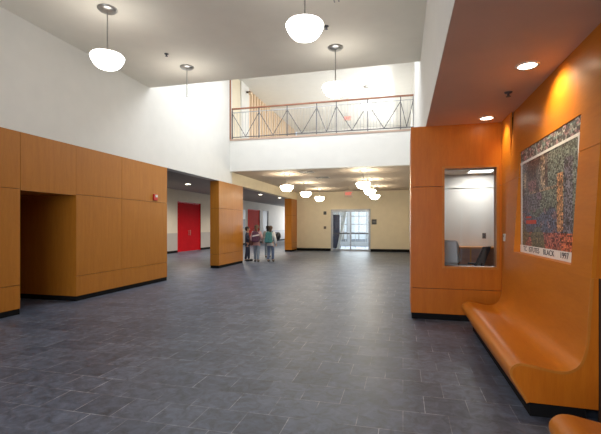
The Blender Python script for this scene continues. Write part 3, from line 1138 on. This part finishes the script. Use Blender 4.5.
# ------------------------------------------------------------------ people
def skin_mesh(name, verts, edges, radii, mat, parent, root=0, sub=1):
    me = bpy.data.meshes.new(name)
    me.from_pydata(verts, edges, [])
    o_ = bpy.data.objects.new(name, me)
    COL.objects.link(o_)
    md = o_.modifiers.new('skin', 'SKIN')
    md.use_smooth_shade = True
    for i, r_ in enumerate(radii):
        sv = me.skin_vertices[0].data[i]
        sv.radius = (r_, r_) if not isinstance(r_, tuple) else r_
        sv.use_root = (i == root)
    sd = o_.modifiers.new('sub', 'SUBSURF')
    sd.levels = sd.render_levels = sub
    dg = bpy.context.evaluated_depsgraph_get()
    dg.update()
    nm = bpy.data.meshes.new_from_object(o_.evaluated_get(dg))
    o_.modifiers.clear()
    o_.data = nm
    nm.name = name
    nm.materials.clear()
    nm.materials.append(M[mat])
    for p_ in nm.polygons:
        p_.use_smooth = True
    o_.parent = parent
    return o_


def person(label, loc, rz, H, stride, armL, armR, top, legs, hair, shoes='black', long_hair=True, headturn=0.0):
    """armX: (elbow dx, dy, dz, wrist dx, dy, dz) relative to the shoulder, as fractions of height"""
    t = thing('person', label, 'person', loc, rz, 'children walking by the hallway opening')
    V, E, R = [], [], []

    def add(p, r_, link=None):
        V.append((p[0] * H, p[1] * H, p[2] * H))
        R.append(tuple(q * H for q in r_) if isinstance(r_, tuple) else r_ * H)
        if link is not None:
            E.append((link, len(V) - 1))
        return len(V) - 1
    pel = add((0, 0, .525), (.080, .058))
    sp = add((0, -.004, .62), (.070, .052), pel)
    ch = add((0, -.006, .735), (.082, .058), sp)
    nb = add((0, -.006, .815), (.045, .040), ch)
    nk = add((0, .004, .852), .030, nb)
    h0 = add((0, .012, .893), (.042, .046), nk)
    h1 = add((0, .008, .945), (.050, .058), h0)
    h2 = add((0, .002, .975), (.034, .040), h1)
    info = {}
    for s_, st in ((-1, stride), (1, -stride)):
        hp = add((s_ * .048, 0, .495), .058, pel)
        kn = add((s_ * .052, st * .55 + .012, .285), .038, hp)
        an = add((s_ * .052, st - .01, .052), .023, kn)
        to = add((s_ * .060, st + .075, .022), .018, an)
        info[s_] = (kn, an, to, hp)
    arms = {}
    for s_, a in ((-1, armL), (1, armR)):
        sh = add((s_ * .098, -.006, .785), .036, ch)
        el = add((s_ * (.098 + a[0]), -.006 + a[1], .785 + a[2]), .027, sh)
        wr = add((s_ * (.098 + a[3]), -.006 + a[4], .785 + a[5]), .018, el)
        d_ = (Vector(V[wr]) - Vector(V[el])).normalized()
        pm = Vector(V[wr]) / H + d_ * .035
        hd = add(pm, (.020, .014), wr)
        arms[s_] = (sh, el, wr, hd, d_)
    body = skin_mesh('body', V, E, R, 'skin', t, pel, 1)
    # fingers and thumb, nose and ears joined into the body mesh
    bm = bmesh.new(); bm.from_mesh(body.data)
    for s_ in (-1, 1):
        sh, el, wr, hd, d_ = arms[s_]
        c = Vector(V[hd])
        side = d_.cross(Vector((1, 0, 0))).normalized()
        for k, ln in enumerate((.030, .036, .034, .026)):
            b0 = c + side * (k - 1.5) * .010 * H
            b1 = b0 + d_ * ln * .7 * H
            b2 = b1 + (d_ * .6 + Vector((-s_ * .5, 0, 0))).normalized() * ln * .6 * H
            tube(bm, b0, b1, .0055 * H, .005 * H, 6); tube(bm, b1, b2, .005 * H, .0035 * H, 6)
        b0 = c - d_ * .012 * H + side * .016 * H
        tube(bm, b0, b0 + (side * .8 + d_ * .6).normalized() * .034 * H, .006 * H, .004 * H, 6)
        ellipsoid(bm, (s_ * .052 * H, .0, .925 * H), .008 * H, .014 * H, .020 * H, 1)
    ellipsoid(bm, (0, .068 * H, .918 * H), .009 * H, .014 * H, .014 * H, 1)
    bm.to_mesh(body.data); bm.free()
    for p_ in body.data.polygons:
        p_.use_smooth = True
    bm = bmesh.new()
    for s_ in (-1, 1):
        ellipsoid(bm, (s_ * .020 * H, .060 * H, .935 * H), .007 * H, .004 * H, .004 * H, 1)
    obj('eyes', bm, 'black', t)
    bm = bmesh.new(); ellipsoid(bm, (0, .060 * H, .893 * H), .017 * H, .004 * H, .0035 * H, 1)
    obj('mouth', bm, 'alarm', t)
    # top garment
    V2 = [V[pel], V[sp], V[ch], (V[nb][0], V[nb][1], V[nb][2] - .004 * H)]
    R2 = [(.092 * H, .070 * H), (.086 * H, .066 * H), (.106 * H, .080 * H), (.054 * H, .048 * H)]
    V2.append((0, 0, .478 * H)); R2.append((.100 * H, .078 * H))
    E2 = [(0, 1), (1, 2), (2, 3), (0, 4)]
    for s_ in (-1, 1):
        sh, el, wr, hd, d_ = arms[s_]
        i = len(V2)
        V2 += [V[sh], V[el], tuple(Vector(V[wr]) - d_ * .006 * H)]
        R2 += [.054 * H, .044 * H, .034 * H]
        E2 += [(2, i), (i, i + 1), (i + 1, i + 2)]
    skin_mesh('jacket', V2, E2, R2, top, t, 0, 1)
    # trousers
    V3 = [(0, 0, .545 * H), V[pel]]
    R3 = [(.083 * H, .063 * H), (.088 * H, .066 * H)]
    E3 = [(0, 1)]
    for s_ in (-1, 1):
        kn, an, to, hp = info[s_]
        i = len(V3)
        V3 += [V[hp], V[kn], V[an]]
        R3 += [.064 * H, .046 * H, .036 * H]
        E3 += [(1, i), (i, i + 1), (i + 1, i + 2)]
    skin_mesh('trousers', V3, E3, R3, legs, t, 1, 1)
    for s_ in (-1, 1):
        kn, an, to, hp = info[s_]
        a = Vector(V[an]); b = Vector(V[to])
        bm = bmesh.new()
        r1 = bmesh.ops.create_icosphere(bm, subdivisions=2, radius=1)
        m_ = (a + b) / 2
        for v in r1['verts']:
            v.co = Vector((m_.x + v.co.x * .031 * H, m_.y + .012 * H + v.co.y * .078 * H, max(.001, .030 * H + v.co.z * .034 * H)))
        obj('shoe', bm, shoes, t, smooth=True)
    # hair
    bm = bmesh.new()
    ellipsoid(bm, (0, -.010 * H, .953 * H), .061 * H, .064 * H, .048 * H, 2)
    ellipsoid(bm, (0, -.030 * H, .918 * H), .054 * H, .040 * H, .050 * H, 2)
    if long_hair:
        ellipsoid(bm, (0, -.040 * H, .868 * H), .044 * H, .026 * H, .062 * H, 2)
    obj('hair', bm, hair, t, smooth=True)
    return t


ARM_DOWN = (.042, -.02, -.155, .055, .03, -.295)
ARM_FWD = (.048, -.01, -.15, .01, .11, -.20)
person('child in a pink jacket and pale jeans, seen from behind, wearing a purple backpack', (-5.93, 15.75, 0), .12, 1.56, .05, ARM_DOWN, ARM_FWD, 'pink', 'denim', 'hairl')
person('child in a white top and blue jeans, seen from behind, wearing a teal backpack', (-5.38, 15.95, 0), -.05, 1.52, -.045, ARM_FWD, ARM_DOWN, 'whitecloth', 'denim2', 'hairb')
person('child in dark navy clothes, side on, half hidden by the wooden pier', (-6.42, 15.95, 0), -1.15, 1.48, .05, ARM_DOWN, ARM_FWD, 'navy', 'navy', 'hairk', long_hair=False)
person('dark haired child farther on, between the two backpack wearers', (-6.25, 18.1, 0), .2, 1.52, -.06, ARM_DOWN, ARM_DOWN, 'dado', 'denim', 'hairk')


def backpack(label, loc, rz, mat, accent):
    t = thing('backpack', label, 'backpack', loc, rz, 'school backpacks')
    bm = bmesh.new(); box(bm, -.155, .155, -.20, 0, 0, .44)
    for v in bm.verts:
        if v.co.z > .3:
            v.co.x *= .82; v.co.y *= .78
    obj('main_bag', bm, mat, t, bevel=.05)
    bm = bmesh.new(); box(bm, -.115, .115, -.27, -.195, .03, .22)
    obj('front_pocket', bm, accent, t, bevel=.025)
    for s_ in (-1, 1):
        bm = bmesh.new()
        pts = [(s_ * .09, -.02, .42), (s_ * .10, .04, .47), (s_ * .11, .15, .44), (s_ * .12, .19, .30), (s_ * .14, .10, .12), (s_ * .14, -.02, .06)]
        for a, b in zip(pts, pts[1:]):
            tube(bm, a, b, .016, n=8)
        obj('shoulder_strap', bm, mat, t)
    bm = bmesh.new(); tube(bm, (-.04, -.06, .43), (-.03, -.06, .47), .008); tube(bm, (-.03, -.06, .47), (.03, -.06, .47), .008); tube(bm, (.03, -.06, .47), (.04, -.06, .43), .008)
    obj('grab_handle', bm, accent, t)
    return t


backpack('purple backpack worn by the child in the pink jacket', (-5.91, 15.61, .83), .12, 'purple', 'purple')
backpack('teal backpack worn by the child in the white top', (-5.385, 15.81, .80), -.05, 'teal', 'teal')
t = thing('shoulder_bag', 'brown bag at the side of the child in dark clothes', 'bag', (-6.16, 15.72, .70), .4)
boxes('bag_body', [(-.09, .09, -.06, .06, 0, .36)], 'brownbag', t, bevel=.03)
bm = bmesh.new()
for a, b in zip([(-.06, 0, .35), (-.12, .06, .46), (-.05, .09, .50)], [(-.12, .06, .46), (-.05, .09, .50), (.06, 0, .35)]):
    tube(bm, a, b, .012, n=8)
obj('strap', bm, 'brownbag', t)
t = thing('sports_bag', 'black bag carried at the right side of the teal backpack wearer', 'bag', (-5.08, 16.05, .93), .1)
bm = bmesh.new(); ellipsoid(bm, (0, 0, .15), .12, .11, .17, 2)
obj('bag_body', bm, 'black', t, smooth=True)
bm = bmesh.new(); tube(bm, (-.14, 0, .2), (-.19, -.03, .27), .012); tube(bm, (-.19, -.03, .27), (.0, 0, .30), .012)
obj('strap', bm, 'black', t)
t = thing('paper_sheet', 'white sheet of paper held against the purple backpack', 'paper', (-5.80, 15.34, 1.09), .1)
boxes('page', [(-.15, .15, -.004, .004, 0, .05)], 'whitecloth', t, rot=(0, -.2, 0))
